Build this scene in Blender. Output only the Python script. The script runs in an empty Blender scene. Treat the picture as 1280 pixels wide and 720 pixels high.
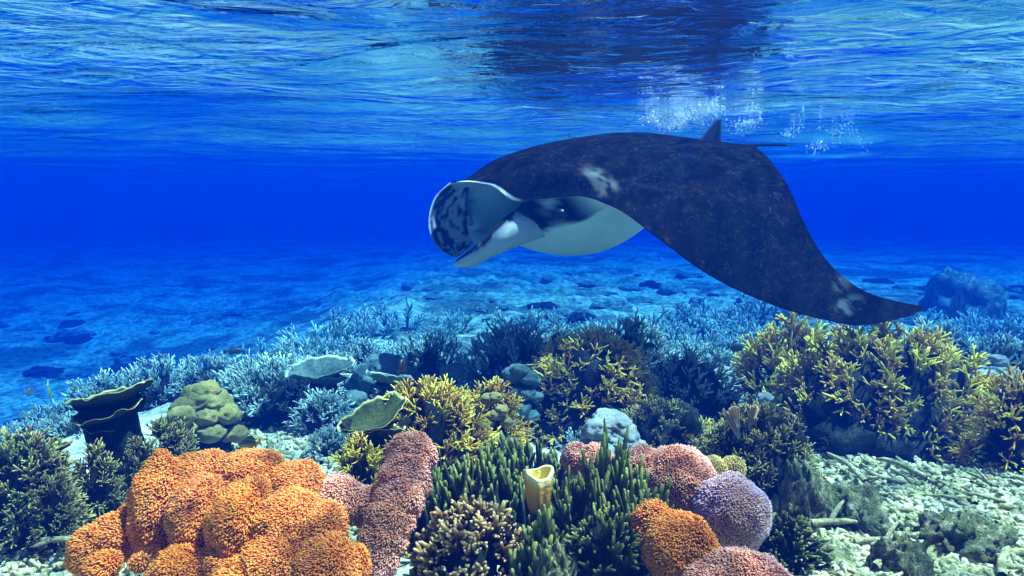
import bpy, bmesh, math, random
import numpy as np
from mathutils import Vector, Matrix, Euler, Quaternion

# ------------------------------------------------------------------ camera
SC = bpy.context.scene
COL = SC.collection
R = math.radians
FOC = 834.0                     # focal length in pixels of a 1280 px wide frame
PITCH = R(6.7)
cam_d = bpy.data.cameras.new('camera')
cam_d.sensor_width = 36.0
cam_d.lens = FOC / 1280.0 * 36.0
cam_d.clip_start = 0.05
cam_d.clip_end = 500.0
cam = bpy.data.objects.new('camera', cam_d)
COL.objects.link(cam)
cam.rotation_euler = (R(90) - PITCH, 0, 0)
SC.camera = cam

# ------------------------------------------------------------------ sky and sun
SUN_EL, SUN_AZ = R(66), R(84)    # azimuth: 0 = +Y (away from the camera), clockwise towards +X
world = bpy.data.worlds.new('World')
SC.world = world
world.use_nodes = True
wn = world.node_tree
wn.nodes.clear()
sky = wn.nodes.new('ShaderNodeTexSky')
sky.sky_type = 'NISHITA'
sky.sun_disc = False
sky.sun_elevation = SUN_EL
sky.sun_rotation = SUN_AZ
bg = wn.nodes.new('ShaderNodeBackground')
bg.inputs['Strength'].default_value = 0.09
wo = wn.nodes.new('ShaderNodeOutputWorld')
wn.links.new(sky.outputs[0], bg.inputs['Color'])
wn.links.new(bg.outputs[0], wo.inputs['Surface'])

sun_d = bpy.data.lights.new('sun', 'SUN')
sun_d.energy = 5.0
sun_d.angle = R(0.5)
sun_d.color = (1.0, 0.96, 0.90)
sun = bpy.data.objects.new('sun', sun_d)
COL.objects.link(sun)
sdir = Vector((math.sin(SUN_AZ) * math.cos(SUN_EL), math.cos(SUN_AZ) * math.cos(SUN_EL), math.sin(SUN_EL)))
sun.rotation_euler = sdir.to_track_quat('Z', 'Y').to_euler()
sun.location = sdir * 30

vs = SC.view_settings
vs.view_transform = 'Standard'
vs.look = 'None'
vs.gamma = 1.0
vs.use_curve_mapping = False
vs.exposure = 2.15
SC.render.engine = 'CYCLES'
cy = SC.cycles
cy.use_denoising = True
cy.max_bounces = 4
cy.diffuse_bounces = 2
cy.glossy_bounces = 2
cy.transmission_bounces = 2
cy.volume_bounces = 0
cy.transparent_max_bounces = 6
cy.use_adaptive_sampling = True
cy.adaptive_threshold = 0.015
cy.sample_clamp_indirect = 4.0
cy.caustics_reflective = False
cy.caustics_refractive = False
# ------------------------------------------------------------------ helpers
SURF_Z = 0.78                   # still water level above the camera

def px(x, y, d):
    """point seen at pixel (x, y) of the 1280 x 720 frame, d metres ahead of the camera (world +Y)"""
    ax = (x - 640.0) / FOC
    ay = (360.0 - y) / FOC
    c, s = math.cos(PITCH), math.sin(PITCH)
    v = Vector((ax, c + ay * s, -s + ay * c))
    return v * (d / v.y)

def mesh_obj(name, verts, faces, mats=(), parent=None, smooth=True, attrs=None):
    me = bpy.data.meshes.new(name)
    if isinstance(verts, np.ndarray):
        verts = verts.tolist()
    if isinstance(faces, np.ndarray):
        faces = faces.tolist()
    me.from_pydata(verts, [], faces)
    if attrs:
        for k, v in attrs.items():
            v = np.asarray(v, dtype=np.float32)
            if v.ndim == 1:
                a = me.attributes.new(k, 'FLOAT', 'POINT')
                a.data.foreach_set('value', v)
            else:
                a = me.attributes.new(k, 'FLOAT_COLOR', 'POINT')
                vv = np.ones((len(v), 4), dtype=np.float32)
                vv[:, :3] = v[:, :3]
                a.data.foreach_set('color', vv.ravel())
    if smooth:
        me.polygons.foreach_set('use_smooth', [True] * len(me.polygons))
    me.update()
    for m in (mats if isinstance(mats, (list, tuple)) else [mats]):
        me.materials.append(m)
    o = bpy.data.objects.new(name, me)
    COL.objects.link(o)
    if parent is not None:
        o.parent = parent
    return o

def inst(name, src, parent=None, mat=None):
    """another object on the same mesh data"""
    o = bpy.data.objects.new(name, src if isinstance(src, bpy.types.Mesh) else src.data)
    COL.objects.link(o)
    if parent is not None:
        o.parent = parent
    if mat is not None:
        for s in o.material_slots:
            s.link = 'OBJECT'
            s.material = mat
    return o

def empty(name, loc, rot=(0, 0, 0), scale=1.0):
    o = bpy.data.objects.new(name, None)
    o.empty_display_size = 0.1
    o.location = loc
    o.rotation_euler = rot
    o.scale = (scale,) * 3 if not hasattr(scale, '__len__') else scale
    COL.objects.link(o)
    return o

def tag(o, label=None, cat=None, group=None, kind=None):
    if label: o['label'] = label
    if cat: o['category'] = cat
    if group: o['group'] = group
    if kind: o['kind'] = kind
    return o

# ---- numpy value noise, for shaping geometry
def _hash(ix, iy, iz, seed):
    h = (ix.astype(np.int64) * 374761393 + iy.astype(np.int64) * 668265263 + iz.astype(np.int64) * 2147483647 + seed * 1274126177) & 0xffffffff
    h = ((h ^ (h >> 13)) * 1274126177) & 0xffffffff
    h = (h ^ (h >> 16)) & 0xffffffff
    return h / 4294967295.0

def vnoise(p, seed=0):
    p = np.asarray(p, dtype=np.float64)
    if p.shape[1] == 2:
        p = np.concatenate([p, np.zeros((len(p), 1))], 1)
    i = np.floor(p)
    f = p - i
    u = f * f * f * (f * (f * 6 - 15) + 10)
    out = 0
    for dx in (0, 1):
        wx = u[:, 0] if dx else 1 - u[:, 0]
        for dy in (0, 1):
            wy = u[:, 1] if dy else 1 - u[:, 1]
            for dz in (0, 1):
                wz = u[:, 2] if dz else 1 - u[:, 2]
                out = out + wx * wy * wz * _hash(i[:, 0] + dx, i[:, 1] + dy, i[:, 2] + dz, seed)
    return out * 2 - 1

def fbm(p, oct=4, seed=0, gain=0.5, lac=2.03):
    p = np.asarray(p, dtype=np.float64)
    a, s = 1.0, 0
    for k in range(oct):
        s = s + a * vnoise(p, seed + k * 17)
        p = p * lac + 3.7
        a *= gain
    return s

def grid_faces(nu, nv, wrap_u=False):
    ii, jj = np.meshgrid(np.arange(nu if wrap_u else nu - 1), np.arange(nv - 1), indexing='ij')
    i2 = (ii + 1) % nu
    return np.stack([ii * nv + jj, i2 * nv + jj, i2 * nv + jj + 1, ii * nv + jj + 1], -1).reshape(-1, 4)

# ---- node material helper
class NM:
    def __init__(self, name):
        self.m = bpy.data.materials.new(name)
        self.m.use_nodes = True
        self.t = self.m.node_tree
        self.t.nodes.clear()
        self.out = self.n('OutputMaterial')
    def n(self, typ, **kw):
        nd = self.t.nodes.new('ShaderNode' + typ)
        for k, v in kw.items():
            if k in nd.inputs:
                self.s(nd, k, v)
            else:
                setattr(nd, k, v)
        return nd
    def s(self, nd, k, v):
        if isinstance(v, bpy.types.NodeSocket):
            self.t.links.new(v, nd.inputs[k])
        elif isinstance(v, bpy.types.Node):
            self.t.links.new(v.outputs[0], nd.inputs[k])
        else:
            if nd.inputs[k].type == 'RGBA' and len(v) == 3:
                v = (*v, 1)
            nd.inputs[k].default_value = v
    def noise(self, scale, detail=4, rough=0.55, vec=None, dist=0.0):
        nd = self.n('TexNoise')
        self.s(nd, 'Scale', scale); self.s(nd, 'Detail', detail); self.s(nd, 'Roughness', rough); self.s(nd, 'Distortion', dist)
        if vec is not None: self.s(nd, 'Vector', vec)
        return nd.outputs['Fac']
    def coord(self, which='Object'):
        return self.n('TexCoord').outputs[which]
    def mapping(self, vec, scale=(1, 1, 1), rot=(0, 0, 0), loc=(0, 0, 0)):
        nd = self.n('Mapping')
        self.s(nd, 'Vector', vec); self.s(nd, 'Scale', scale); self.s(nd, 'Rotation', rot); self.s(nd, 'Location', loc)
        return nd.outputs[0]
    def ramp(self, fac, stops, interp='LINEAR'):
        nd = self.n('ValToRGB')
        cr = nd.color_ramp
        cr.interpolation = interp
        while len(cr.elements) < len(stops): cr.elements.new(0.5)
        for e, (p, c) in zip(cr.elements, stops):
            e.position = p
            e.color = (*c, 1) if hasattr(c, '__len__') else (c, c, c, 1)
        self.s(nd, 'Fac', fac)
        return nd.outputs['Color']
    def mix(self, fac, a, b, mode='MIX'):
        nd = self.n('Mix', data_type='RGBA', blend_type=mode)
        for idx, v in ((0, fac), (6, a), (7, b)):
            if isinstance(v, bpy.types.NodeSocket): self.t.links.new(v, nd.inputs[idx])
            else: nd.inputs[idx].default_value = v if idx == 0 else ((*v, 1) if len(v) == 3 else v)
        return nd.outputs[2]
    def math(self, op, a, b=0.0, c=0.0):
        nd = self.n('Math', operation=op)
        for i, v in enumerate((a, b, c)):
            if isinstance(v, bpy.types.NodeSocket): self.t.links.new(v, nd.inputs[i])
            else: nd.inputs[i].default_value = v
        return nd.outputs[0]
    def attr(self, name, out='Color'):
        nd = self.n('Attribute', attribute_name=name)
        return nd.outputs[out]
    def bump(self, h, strength=0.5, dist=0.01, normal=None):
        nd = self.n('Bump')
        self.s(nd, 'Height', h); self.s(nd, 'Strength', strength); self.s(nd, 'Distance', dist)
        if normal is not None: self.s(nd, 'Normal', normal)
        return nd.outputs[0]
    def principled(self, color, rough=0.8, spec=0.2, normal=None, sss=0.0, sss_rad=(0.02, 0.01, 0.01)):
        b = self.n('BsdfPrincipled')
        self.s(b, 'Base Color', color); self.s(b, 'Roughness', rough); self.s(b, 'Specular IOR Level', spec)
        if normal is not None: self.s(b, 'Normal', normal)
        self.t.links.new(b.outputs[0], self.out.inputs['Surface'])
        return b

# ------------------------------------------------------------------ the water body
def build_haze():
    m = NM('sea_water')
    v = m.n('VolumePrincipled')
    m.s(v, 'Color', (0.0, 0.018, 0.150))
    m.s(v, 'Density', 0.21)
    m.s(v, 'Anisotropy', 0.0)
    m.s(v, 'Absorption Color', (0.0, 0.335, 0.79))
    m.t.links.new(v.outputs[0], m.out.inputs['Volume'])
    x0, x1, y0, y1, z0, z1 = -66, 66, -30, 96, -8.0, SURF_Z + 0.4
    vv = [(x, y, z) for x in (x0, x1) for y in (y0, y1) for z in (z0, z1)]
    ff = [(0, 1, 3, 2), (4, 6, 7, 5), (0, 4, 5, 1), (2, 3, 7, 6), (0, 2, 6, 4), (1, 5, 7, 3)]
    o = mesh_obj('haze', vv, ff, m.m, smooth=False)
    tag(o, 'clear blue sea water fading far things to deep blue', 'water', kind='stuff')
build_haze()

def wave_h(x, y):
    p = np.stack([x, y], 1)
    h = 0.060 * vnoise(p * [0.40, 0.70] + 5.1, 1) + 0.042 * vnoise(p * [0.8, 1.7] + 9.3, 2)
    p = np.asarray(p)
    calm = 1 - 0.8 * np.clip((y - 6.0) / 6.0, 0, 1)
    h = h * calm + calm * 0.010 * vnoise(p * [2.0, 3.8], 3) * (1 + vnoise(p * [0.5, 0.8] + 2.2, 6)) + 0.003 * vnoise(p * [4.5, 8.5], 4)
    return h

def build_surface():
    m = NM('water_surface')
    co = m.coord('Object')
    st = m.mapping(co, scale=(1.0, 1.9, 1.0))
    mask = m.ramp(m.noise(0.42, 4, 0.55, st, 0.8), [(0.42, 0.22), (0.60, 1.0)])
    n2 = m.noise(3.3, 5, 0.52, st, 1.1)
    sep = m.n('SeparateXYZ'); m.s(sep, 0, co)
    cal = m.n('MapRange'); m.s(cal, 0, sep.outputs[1]); m.s(cal, 1, 5.5); m.s(cal, 2, 11.0); m.s(cal, 3, 1.0); m.s(cal, 4, 0.12)
    nrm = m.bump(m.math('MULTIPLY', m.math('MULTIPLY', n2, mask), cal.outputs[0]), 1.0, 0.085)
    fr = m.n('Fresnel')
    m.s(fr, 'IOR', 1.333); m.s(fr, 'Normal', nrm)
    gl = m.n('BsdfGlossy')
    m.s(gl, 'Color', (1, 1, 1)); m.s(gl, 'Roughness', 0.02); m.s(gl, 'Normal', nrm)
    tr = m.n('BsdfTransparent'); 
    # caustic web painted into the sheet's transparent colour; it dapples the sun below
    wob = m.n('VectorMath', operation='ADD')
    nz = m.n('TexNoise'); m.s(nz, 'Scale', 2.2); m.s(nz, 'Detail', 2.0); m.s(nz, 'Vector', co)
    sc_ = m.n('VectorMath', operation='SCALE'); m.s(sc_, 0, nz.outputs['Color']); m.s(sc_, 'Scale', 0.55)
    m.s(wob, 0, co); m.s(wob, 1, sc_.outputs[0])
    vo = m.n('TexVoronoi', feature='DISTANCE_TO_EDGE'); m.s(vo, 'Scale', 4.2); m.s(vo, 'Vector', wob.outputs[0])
    caustic_net = m.ramp(vo.outputs['Distance'], [(0.0, (1.0, 1.0, 1.0)), (0.07, (0.80, 0.90, 0.92)), (0.26, (0.34, 0.40, 0.42))])
    m.s(tr, 'Color', caustic_net)
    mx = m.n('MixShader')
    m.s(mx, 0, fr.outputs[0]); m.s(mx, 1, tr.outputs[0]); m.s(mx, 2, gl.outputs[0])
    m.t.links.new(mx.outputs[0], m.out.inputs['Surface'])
    # one sheet: fine near the camera, widening rows towards the edge of the water body
    ys = np.concatenate([[-29.5, -15, -7, -3], np.arange(-1, 12, 0.05), np.arange(12, 30, 0.25), np.linspace(30, 95.5, 40)])
    xs = np.concatenate([-np.linspace(65.5, 12, 40), np.arange(-11.9, 11.95, 0.06), np.linspace(12, 65.5, 40)])
    X, Y = np.meshgrid(xs, ys, indexing='ij')
    v = np.stack([X.ravel(), Y.ravel(), SURF_Z + wave_h(X.ravel(), Y.ravel())], 1)
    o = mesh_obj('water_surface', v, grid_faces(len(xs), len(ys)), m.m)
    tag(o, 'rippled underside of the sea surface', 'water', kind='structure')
build_surface()

def floor_z(x, y):
    x = np.asarray(x, float); y = np.asarray(y, float)
    p = np.stack([x, y], 1)
    yy = np.interp(y, [-5, 0.5, 1.6, 3.0, 5.0, 6.5, 9.0, 20.0, 40, 90], [-0.9, -0.95, -1.0, -1.18, -1.36, -1.6, -1.85, -2.15, -2.2, -2.4])
    d = np.clip((-x - 2.2) / 3.6, 0, 1.7) * np.clip((y - 2.2) / 3.0, 0, 1)
    z = yy - 1.2 * d * np.exp(-np.clip(y - 12, 0, 80) / 22.0)
    amp = np.clip(0.3 + y * 0.02, 0.3, 1.0)
    z = z + amp * 0.10 * fbm(p * 0.9, 3, 11) + 0.02 * fbm(p * 5.0, 3, 23)
    return z
def fz(x, y):
    return float(floor_z([x], [y])[0])

def build_floor():
    m = NM('sand')
    co = m.coord('Object')
    big = m.noise(1.2, 7, 0.68, co)
    mid = m.noise(9.0, 5, 0.65, co)
    fine = m.noise(70.0, 4, 0.7, co)
    c = m.ramp(big, [(0.30, (0.24, 0.28, 0.14)), (0.46, (0.56, 0.56, 0.38)), (0.60, (0.78, 0.76, 0.62))])
    alg = m.noise(2.7, 5, 0.6, co)
    c = m.mix(m.ramp(alg, [(0.50, 0.0), (0.66, 0.65)]), c, (0.40, 0.38, 0.10))
    c = m.mix(m.ramp(mid, [(0.36, 0.75), (0.52, 0.0)]), c, (0.07, 0.11, 0.06))
    c = m.mix(m.ramp(fine, [(0.35, 0.35), (0.6, 0.0)]), c, (0.20, 0.22, 0.14))
    patch = m.noise(0.42, 6, 0.68, co, 0.5)
    sep = m.n('SeparateXYZ'); m.s(sep, 0, co)
    farm = m.n('MapRange'); m.s(farm, 0, sep.outputs[1]); m.s(farm, 1, 5.0); m.s(farm, 2, 8.0)
    c = m.mix(m.math('MULTIPLY', m.ramp(patch, [(0.42, 0.85), (0.54, 0.0)]), farm.outputs[0]), c, (0.05, 0.08, 0.06))
    h = m.math('MULTIPLY_ADD', fine, 0.35, mid)
    m.principled(c, 0.95, 0.05, m.bump(h, 0.9, 0.04))
    ys = np.concatenate([np.linspace(-29, 0.5, 20), np.arange(0.6, 9, 0.035), np.arange(9, 25, 0.12), np.linspace(25.1, 95, 60)])
    xs = np.concatenate([-np.linspace(65, 7.1, 60), np.arange(-7, 7.01, 0.04), np.linspace(7.1, 65, 60)])
    X, Y = np.meshgrid(xs, ys, indexing='ij')
    x, y = X.ravel(), Y.ravel()
    p = np.stack([x, y], 1)
    near = np.exp(-np.clip(y - 6, 0, 99) / 5)
    rub = 0.5 - np.abs(vnoise(p * 13.0, 31))
    z = floor_z(x, y) + near * (0.022 * rub + 0.014 * (0.5 - np.abs(vnoise(p * 27.0, 37))))
    z = z + (1 - near) * 0.12 * fbm(p * 1.3, 3, 41)
    o = mesh_obj('seabed', np.stack([x, y, z], 1), grid_faces(len(xs), len(ys)), m.m)
    tag(o, 'pale rubble and sand seabed', 'seabed', kind='structure')
build_floor()
# ------------------------------------------------------------------ reef materials
RNG = random.Random(7)

def coral_mat(name, stops, rough=0.75, bumps=90.0, var=0.25, spec=0.15, bstr=0.5):
    """stops: colour along a branch from root (0) to growing tip (1)"""
    m = NM(name)
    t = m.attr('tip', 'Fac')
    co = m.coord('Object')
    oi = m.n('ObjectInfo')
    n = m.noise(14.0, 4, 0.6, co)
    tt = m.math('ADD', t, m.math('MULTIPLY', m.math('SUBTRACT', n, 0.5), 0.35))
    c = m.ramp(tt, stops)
    hsv = m.n('HueSaturation')
    m.s(hsv, 'Color', c)
    m.s(hsv, 'Hue', m.math('MULTIPLY_ADD', oi.outputs['Random'], 0.05, 0.475))
    m.s(hsv, 'Value', m.math('MULTIPLY_ADD', oi.outputs['Random'], var * 2, 1 - var))
    b = m.noise(bumps, 3, 0.6, co)
    m.principled(hsv.outputs[0], rough, spec, m.bump(b, bstr, 0.006))
    return m.m

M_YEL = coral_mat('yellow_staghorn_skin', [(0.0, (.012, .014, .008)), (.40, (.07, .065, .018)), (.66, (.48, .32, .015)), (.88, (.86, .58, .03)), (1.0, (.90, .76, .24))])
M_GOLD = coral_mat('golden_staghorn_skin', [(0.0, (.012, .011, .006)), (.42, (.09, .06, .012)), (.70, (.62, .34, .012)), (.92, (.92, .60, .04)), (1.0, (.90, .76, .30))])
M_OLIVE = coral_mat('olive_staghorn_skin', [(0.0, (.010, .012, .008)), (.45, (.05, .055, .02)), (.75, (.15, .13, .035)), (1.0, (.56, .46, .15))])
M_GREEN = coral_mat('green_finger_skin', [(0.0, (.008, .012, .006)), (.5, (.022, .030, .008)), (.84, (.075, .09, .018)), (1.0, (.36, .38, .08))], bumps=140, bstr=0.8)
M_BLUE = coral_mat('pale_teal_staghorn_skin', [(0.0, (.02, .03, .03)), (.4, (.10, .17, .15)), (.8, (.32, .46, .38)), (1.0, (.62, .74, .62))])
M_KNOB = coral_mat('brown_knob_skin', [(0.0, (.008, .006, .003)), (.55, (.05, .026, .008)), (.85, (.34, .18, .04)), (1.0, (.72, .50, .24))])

def rock_mat(name, c0, c1, c2, scale=6.0):
    m = NM(name)
    co = m.coord('Object')
    n = m.noise(scale, 6, 0.65, co)
    f = m.noise(scale * 7, 4, 0.6, co)
    c = m.ramp(n, [(0.3, c0), (0.5, c1), (0.68, c2)])
    c = m.mix(m.ramp(f, [(0.38, 0.7), (0.55, 0.0)]), c, tuple(q * 0.35 for q in c0))
    m.principled(c, 0.95, 0.05, m.bump(m.math('ADD', n, m.math('MULTIPLY', f, .5)), 0.8, 0.02))
    return m.m
M_BASE = rock_mat('shaded_dead_reef_rock', (.010, .013, .010), (.025, .03, .022), (.06, .065, .045))  # near black: the shade in gaps between corals is put into this colour
M_ROCK = rock_mat('encrusted_rock', (.035, .045, .018), (.16, .16, .07), (.46, .43, .26), 3.2)
M_RUB = rock_mat('bleached_rubble', (.20, .19, .06), (.54, .48, .24), (.78, .72, .48), 9.0)
M_PALE = rock_mat('pale_boulder_coral_skin', (.26, .22, .05), (.54, .44, .12), (.74, .64, .26), 12.0)
M_TEAL = rock_mat('teal_boulder_coral_skin', (.06, .12, .11), (.16, .27, .25), (.30, .42, .38), 12.0)
M_WHITE = rock_mat('whitish_knobby_coral_skin', (.30, .34, .32), (.54, .58, .54), (.76, .78, .72), 14.0)

# ------------------------------------------------------------------ shape makers
def tube(path, rad, sides, t0, t1, V, F, T, cap=True):
    """skin a tube round a path; appended to V, F and T (T: how near the growing tip)"""
    path = [Vector(p) for p in path]
    n = len(path)
    d0 = (path[1] - path[0]).normalized()
    ref = Vector((0, 0, 1)) if abs(d0.z) < .9 else Vector((1, 0, 0))
    u = d0.cross(ref).normalized()
    base = len(V)
    for i, p in enumerate(path):
        d = (path[min(i + 1, n - 1)] - path[max(i - 1, 0)]).normalized()
        u = (u - d * u.dot(d)).normalized()
        w = d.cross(u)
        for k in range(sides):
            a = 2 * math.pi * k / sides
            V.append(p + (u * math.cos(a) + w * math.sin(a)) * rad[i])
            T.append(t0 + (t1 - t0) * i / (n - 1))
    for i in range(n - 1):
        for k in range(sides):
            a, b = base + i * sides + k, base + i * sides + (k + 1) % sides
            F.append((a, b, b + sides, a + sides))
    if cap:
        d = (path[-1] - path[-2]).normalized()
        V.append(path[-1] + d * rad[-1] * .8); T.append(t1)
        c = len(V) - 1
        o = base + (n - 1) * sides
        for k in range(sides):
            F.append((o + k, o + (k + 1) % sides, c))

def branch_mesh(name, mat, seed, nside=4, r0=.05, spread=(28, 58), slen=(.28, .5), bend=.12, sides=6, sub=0):
    """one branch of unit length along +Z with its side branchlets"""
    rr = random.Random(seed)
    V, F, T = [], [], []
    n = 7
    b = Vector((rr.uniform(-1, 1), rr.uniform(-1, 1), 0)) * bend
    rough = .10 if 'finger' in name else .0
    path = [Vector((0, 0, i / (n - 1))) + b * math.sin(i / (n - 1) * 2.2) + Vector((rr.uniform(-1, 1), rr.uniform(-1, 1), 0)) * .012 for i in range(n)]
    rad = [r0 * (1.15 - .35 * i / (n - 1)) * (1 + rr.uniform(-2, 2) * rough) for i in range(n - 1)] + [r0 * .42]
    tube(path, rad, sides, 0, 1, V, F, T)
    az = rr.uniform(0, 6.28)
    for k in range(nside):
        az += 2.4 + rr.uniform(-.4, .4)
        t = .28 + .55 * (k + rr.random() * .7) / max(nside, 1)
        i = min(int(t * (n - 1)), n - 2)
        p = path[i].lerp(path[i + 1], t * (n - 1) - i)
        an = R(rr.uniform(*spread))
        d = Vector((math.cos(az) * math.sin(an), math.sin(az) * math.sin(an), math.cos(an)))
        L = rr.uniform(*slen) * (1.15 - .4 * t)
        q = [p, p + d * L * .4, p + d * L * .75 + Vector((0, 0, L * .05)), p + d * L + Vector((0, 0, L * .12))]
        tube(q, [r0 * .8, r0 * .78, r0 * .66, r0 * .36], sides, t * .8, 1, V, F, T)
        for j in range(sub):
            a2 = az + rr.choice((-1, 1)) * rr.uniform(.6, 1.2)
            an2 = an + rr.uniform(-.3, .5)
            d2 = Vector((math.cos(a2) * math.sin(an2), math.sin(a2) * math.sin(an2), math.cos(an2)))
            s0 = q[1].lerp(q[2], rr.random())
            L2 = L * rr.uniform(.4, .6)
            tube([s0, s0 + d2 * L2 * .6, s0 + d2 * L2], [r0 * .68, r0 * .62, r0 * .34], max(5, sides - 1), .5, 1, V, F, T)
    me = bpy.data.meshes.new(name)
    me.from_pydata([tuple(v) for v in V], [], F)
    a = me.attributes.new('tip', 'FLOAT', 'POINT')
    a.data.foreach_set('value', np.asarray(T, dtype=np.float32))
    me.polygons.foreach_set('use_smooth', [True] * len(me.polygons))
    me.materials.append(mat)
    me.update()
    return me

def ico(sub):
    b = bmesh.new()
    bmesh.ops.create_icosphere(b, subdivisions=sub, radius=1.0)
    v = np.array([q.co[:] for q in b.verts]); f = [[x.index for x in q.verts] for q in b.faces]
    b.free()
    return v, f
ICO1, ICO2, ICO3, ICO4, ICO5 = ico(1), ico(2), ico(3), ico(4), ico(5)

def lump_mesh(name, mat, seed, sub=ICO4, amp=.18, freq=1.6, fine=.05, flat=None, ridged=False):
    v, f = sub
    d = v * freq
    n = fbm(d + seed * 3.1, 3, seed)
    if ridged: n = .6 - 1.6 * np.abs(n)
    r = 1 + amp * n + fine * fbm(v * freq * 4.5 + seed, 3, seed + 5)
    w = v * r[:, None]
    if flat is not None: w[:, 2] = np.where(w[:, 2] < flat, flat + (w[:, 2] - flat) * .2, w[:, 2])
    me = bpy.data.meshes.new(name)
    me.from_pydata(w.tolist(), [], f)
    me.polygons.foreach_set('use_smooth', [True] * len(me.polygons))
    me.materials.append(mat); me.update()
    return me
BASES = [lump_mesh('base', M_BASE, 100 + i, ICO4, .30, 2.0, .20) for i in range(3)]

BR = {
    'yel': [branch_mesh('branch', M_YEL, 10 + i, 8, .034, (25, 70), (.26, .5), sub=1) for i in range(6)],
    'gold': [branch_mesh('branch', M_GOLD, 20 + i, 6, .036, (25, 65), sub=1) for i in range(5)],
    'olive': [branch_mesh('branch', M_OLIVE, 30 + i, 7, .038, (25, 65), (.3, .5), sub=1) for i in range(5)],
    'blue': [branch_mesh('branch', M_BLUE, 40 + i, 6, .038, (20, 50), sub=1) for i in range(5)],
    'green': [branch_mesh('finger', M_GREEN, 50 + i, 4, .062, (20, 60), (.2, .42), .14, 7) for i in range(5)],
    'spire': [branch_mesh('finger', M_GREEN, 60 + i, 3, .048, (10, 26), (.22, .5), bend=.08, sides=7) for i in range(4)],
    'knob': [branch_mesh('branch', M_KNOB, 70 + i, 5, .085, (25, 70), (.25, .42), .1, 7, sub=1) for i in range(5)],
}

def at(xp, d, ytop=None):
    """spot on the seabed d metres out along the sight line of column xp"""
    x = (xp - 640.0) / FOC * d / math.cos(PITCH) * (math.cos(PITCH) + 0.0)
    z = fz(x, d)
    h = None
    if ytop is not None:
        h = px(xp, ytop, d).z - z
    return Vector((x, d, z)), h

def dome_coral(name, xp, d, wpx, ytop, kind, n, label, group=None, blen=.45, up=.35, low=-.15, base=.62, depth=.8, seed=None, jit=.25, brname='branch'):
    """branching colony: a dark dead core with living branches growing out of it"""
    rr = random.Random(seed if seed is not None else int(xp * 7 + d * 131))
    p, h = at(xp, d, ytop)
    rx = wpx * d / FOC / 2
    ry = rx * depth
    h = max(h, .12)
    root = empty(name, p)
    tag(root, label, 'coral', group)
    L = blen * (rx * ry * h) ** (1 / 3) * 1.1
    core = Vector((max(rx - L * .78, rx * .25), max(ry - L * .78, ry * .25), max(h - L * .85, h * .25)))
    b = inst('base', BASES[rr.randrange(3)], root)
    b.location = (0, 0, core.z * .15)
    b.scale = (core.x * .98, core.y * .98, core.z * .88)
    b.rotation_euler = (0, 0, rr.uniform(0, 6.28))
    ga = math.pi * (3 - math.sqrt(5))
    for i in range(n):
        z = 1 - (1 - low) * (i + .5) / n
        z = min(1, max(low, z + rr.uniform(-.06, .06)))
        a = i * ga + rr.uniform(-.25, .25)
        s = math.sqrt(max(0, 1 - z * z))
        nrm = Vector((math.cos(a) * s, math.sin(a) * s, z))
        pos = Vector((nrm.x * core.x, nrm.y * core.y, nrm.z * core.z + core.z * .15)) * .86
        dr = (nrm + Vector((0, 0, up)) + Vector((rr.uniform(-1, 1), rr.uniform(-1, 1), rr.uniform(-1, 1))) * jit).normalized()
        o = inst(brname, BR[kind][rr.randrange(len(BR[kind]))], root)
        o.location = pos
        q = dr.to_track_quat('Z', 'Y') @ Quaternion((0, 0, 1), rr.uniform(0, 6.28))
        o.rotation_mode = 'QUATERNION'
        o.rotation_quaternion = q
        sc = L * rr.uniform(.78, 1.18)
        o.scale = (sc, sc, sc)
    return root

# ------------------------------------------------------------------ soft corals with polyps
def polyp_mat(name, root, mid, tip, alt, altamt, patch=2.2):
    m = NM(name)
    t = m.attr('tip', 'Fac'); r = m.attr('rnd', 'Fac')
    co = m.coord('Object')
    n = m.ramp(m.noise(patch, 3, 0.5, co), [(0.42, 0.0), (0.60, 1.0)])
    c = m.ramp(t, [(0.0, root), (0.45, mid), (1.0, tip)])
    c2 = m.ramp(t, [(0.0, tuple(q * .5 for q in root)), (0.5, tuple(q * .55 for q in alt)), (1.0, alt)])
    k = m.math('MULTIPLY', m.math('MULTIPLY_ADD', n, altamt, altamt * .35), m.math('GREATER_THAN', r, 0.35))
    c = m.mix(k, c, c2)
    hsv = m.n('HueSaturation'); m.s(hsv, 'Color', c)
    big = m.ramp(m.noise(7.0, 4, .6, co), [(.36, .60), (.60, 1.0)])
    m.s(hsv, 'Value', m.math('MULTIPLY', big, m.math('MULTIPLY_ADD', r, .4, .82))); m.s(hsv, 'Hue', m.math('MULTIPLY_ADD', r, .03, .485))
    m.principled(hsv.outputs[0], 0.6, 0.2)
    return m.m
def flesh_mat(name, c):
    m = NM(name)
    n = m.noise(60, 4, .6, m.coord('Object'))
    m.principled(m.ramp(n, [(.3, tuple(q * .5 for q in c)), (.7, c)]), .8, .1, m.bump(n, .6, .004))
    return m.m
P_OR = polyp_mat('orange_polyps', (.26, .025, .003), (.84, .15, .003), (.98, .34, .015), (.80, .36, .30), .25)
P_PK = polyp_mat('pink_polyps', (.34, .04, .02), (.92, .20, .04), (1.0, .52, .24), (.50, .38, .84), .30, 3.0)
P_PK2 = polyp_mat('lavender_polyps', (.28, .05, .05), (.84, .26, .09), (1.0, .64, .42), (.34, .34, .90), .60, 3.5)
P_YL = polyp_mat('yellow_polyps', (.16, .07, .01), (.72, .42, .05), (.90, .68, .22), (.7, .5, .3), .3)
F_OR = flesh_mat('orange_coral_flesh', (.34, .075, .012)); F_PK = flesh_mat('pink_coral_flesh', (.34, .10, .07)); F_YL = flesh_mat('yellow_coral_flesh', (.40, .24, .05))

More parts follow.
